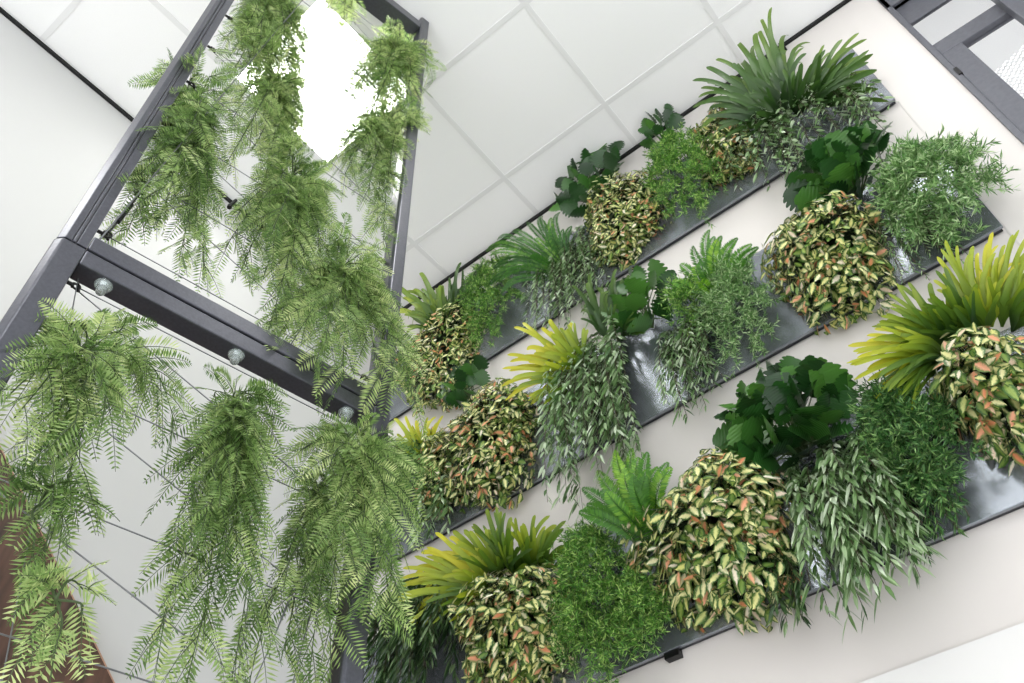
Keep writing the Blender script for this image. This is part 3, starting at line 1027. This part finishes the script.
asparagus('hanging_fern', 'feathery fern beside the left post in the upper part of the frame', (188, 100), .065, W(
    (135, 190, .02), (155, 225, .03), (178, 260, .03), (195, 240, .03), (128, 232, .03), (210, 200, .02), (150, 165, 0), (168, 190, -.03), (195, 170, -.02), (215, 160, .04), (140, 215, .05), (205, 270, .04), (165, 140, .05), (185, 215, 0)), tone=.0)
asparagus('hanging_fern', 'long thin fern hanging left of the bright light panel in the frame', (275, 78), .05, W(
    (232, 120, .05), (250, 150, .05), (270, 175, .04), (292, 140, .05), (298, 105, .05), (222, 170, .05), (285, 190, .05), (258, 200, .05), (240, 100, .03), (280, 120, .03), (300, 130, .05), (290, 160, .05), (262, 120, .06)), tone=.15)
asparagus('hanging_fern', 'dense fern in the middle of the upper frame', (292, 178), .03, W(
    (245, 240, .02), (262, 280, .02), (290, 265, -.02), (318, 250, .01), (335, 215, .03), (230, 215, .04), (305, 300, 0), (272, 230, -.04), (320, 290, .03), (240, 275, .04), (255, 205, 0), (280, 320, .02), (300, 225, -.03), (322, 200, 0), (225, 250, .05), (265, 345, .02)), tone=.05)
asparagus('hanging_fern', 'feathery fern hanging over the right end of the crossbar', (338, 268), .01, W(
    (290, 345, .0), (312, 372, -.02), (345, 380, -.04), (378, 385, -.05), (402, 372, -.04), (300, 320, .02), (368, 345, -.05), (396, 330, -.02), (325, 345, -.05), (350, 320, -.06), (392, 395, -.05), (380, 310, -.01), (275, 340, .02), (410, 395, -.06), (305, 300, .0)), tone=.1)
asparagus('hanging_fern', 'large feathery fern below the left end of the crossbar beside the left post', (78, 352), .0, W(
    (12, 420, -.03), (30, 470, -.02), (55, 500, -.01), (95, 450, -.04), (130, 420, 0), (165, 395, .02), (176, 430, .03), (40, 380, -.05), (120, 370, .02), (5, 400, -.03), (45, 550, 0), (75, 430, -.06), (85, 330, .03), (135, 348, .03), (25, 440, .03)), flen=.09, tone=.05, dense=.8, crown=.8)
asparagus('hanging_fern', 'thin fern strands hanging past the slanting brown board', (40, 505), .0, W(
    (15, 580, .0), (48, 570, -.01)), dense=.5, crown=.4, tone=-.1)
asparagus('hanging_fern', 'bright fern at the lower left corner in front of the brown board', (56, 600), -.03, W(
    (22, 665, -.04), (48, 700, -.05), (86, 668, -.02)), dense=.5, crown=.4, flen=.058, tone=.2)
asparagus('hanging_fern', 'long dense fern hanging in the middle of the lower frame', (232, 402), .01, W(
    (180, 470, .0), (172, 530, .01), (195, 580, .0), (222, 560, -.04), (248, 520, -.02), (270, 460, .01), (205, 640, .0), (210, 480, -.05), (158, 640, .02), (185, 690, .02), (225, 700, .01), (250, 460, -.03), (200, 520, -.04), (240, 580, -.02), (268, 425, .03), (235, 500, -.05)), dense=.8, flen=.09, crown=.55)
asparagus('hanging_fern', 'dense fern hanging at the right post below the crossbar', (352, 448), .0, W(
    (300, 490, .02), (322, 540, .0), (350, 560, -.05), (380, 545, -.05), (405, 510, -.03), (418, 470, .0), (332, 600, -.02), (370, 600, -.05), (392, 620, -.04), (300, 450, .02), (340, 480, -.06), (375, 470, -.06), (395, 465, -.02), (330, 470, -.04), (362, 520, -.07), (390, 580, -.05), (330, 500, -.02)), dense=.9, flen=.09, tone=.1, crown=.6)
asparagus('hanging_fern', 'thin drooping fern strands left of the right post at the bottom edge', (318, 490), .03, W(
    (262, 620, .02), (280, 660, .02), (310, 680, .01), (330, 690, .0), (250, 690, .02), (295, 610, .0)), dense=.7, tone=.0, crown=.4)

# ------------------------------------------------------------------ daylight and lamps
wd = bpy.data.worlds.new('daylight')
S.world = wd
wd.use_nodes = True
bg = wd.node_tree.nodes['Background']
bg.inputs[0].default_value = (.94, .97, 1.0, 1)
bg.inputs[1].default_value = 1.1

# added sunlight from behind the camera: bounces off the pale floor onto the ceiling
sl = bpy.data.lights.new('bounce_sun', 'SUN')
sl.energy, sl.angle, sl.color = 9.0, .02, (1, 1, 1)
so = bpy.data.objects.new('bounce_sun', sl)
COL.objects.link(so)
so.location = (0, -8, 7)
so.rotation_euler = Vector((0, .77, -.65)).to_track_quat('-Z', 'Y').to_euler()

# ------------------------------------------------------------------ camera
cam = bpy.data.cameras.new('camera')
cam.sensor_width = 36
cam.lens = F / 1024 * 36
cam.clip_start = .02
co = bpy.data.objects.new('camera', cam)
COL.objects.link(co)
R_ = np.stack([B[:, 0], -B[:, 1], -B[:, 2]], 1)
co.matrix_world = Matrix([[*R_[0], EYE[0]], [*R_[1], EYE[1]], [*R_[2], EYE[2]], [0, 0, 0, 1]])
S.camera = co
vs = S.view_settings
S.display_settings.display_device = 'sRGB'
vs.view_transform = 'Standard'
vs.look = 'None'
vs.gamma = 1
vs.use_curve_mapping = False
vs.exposure = 0.55
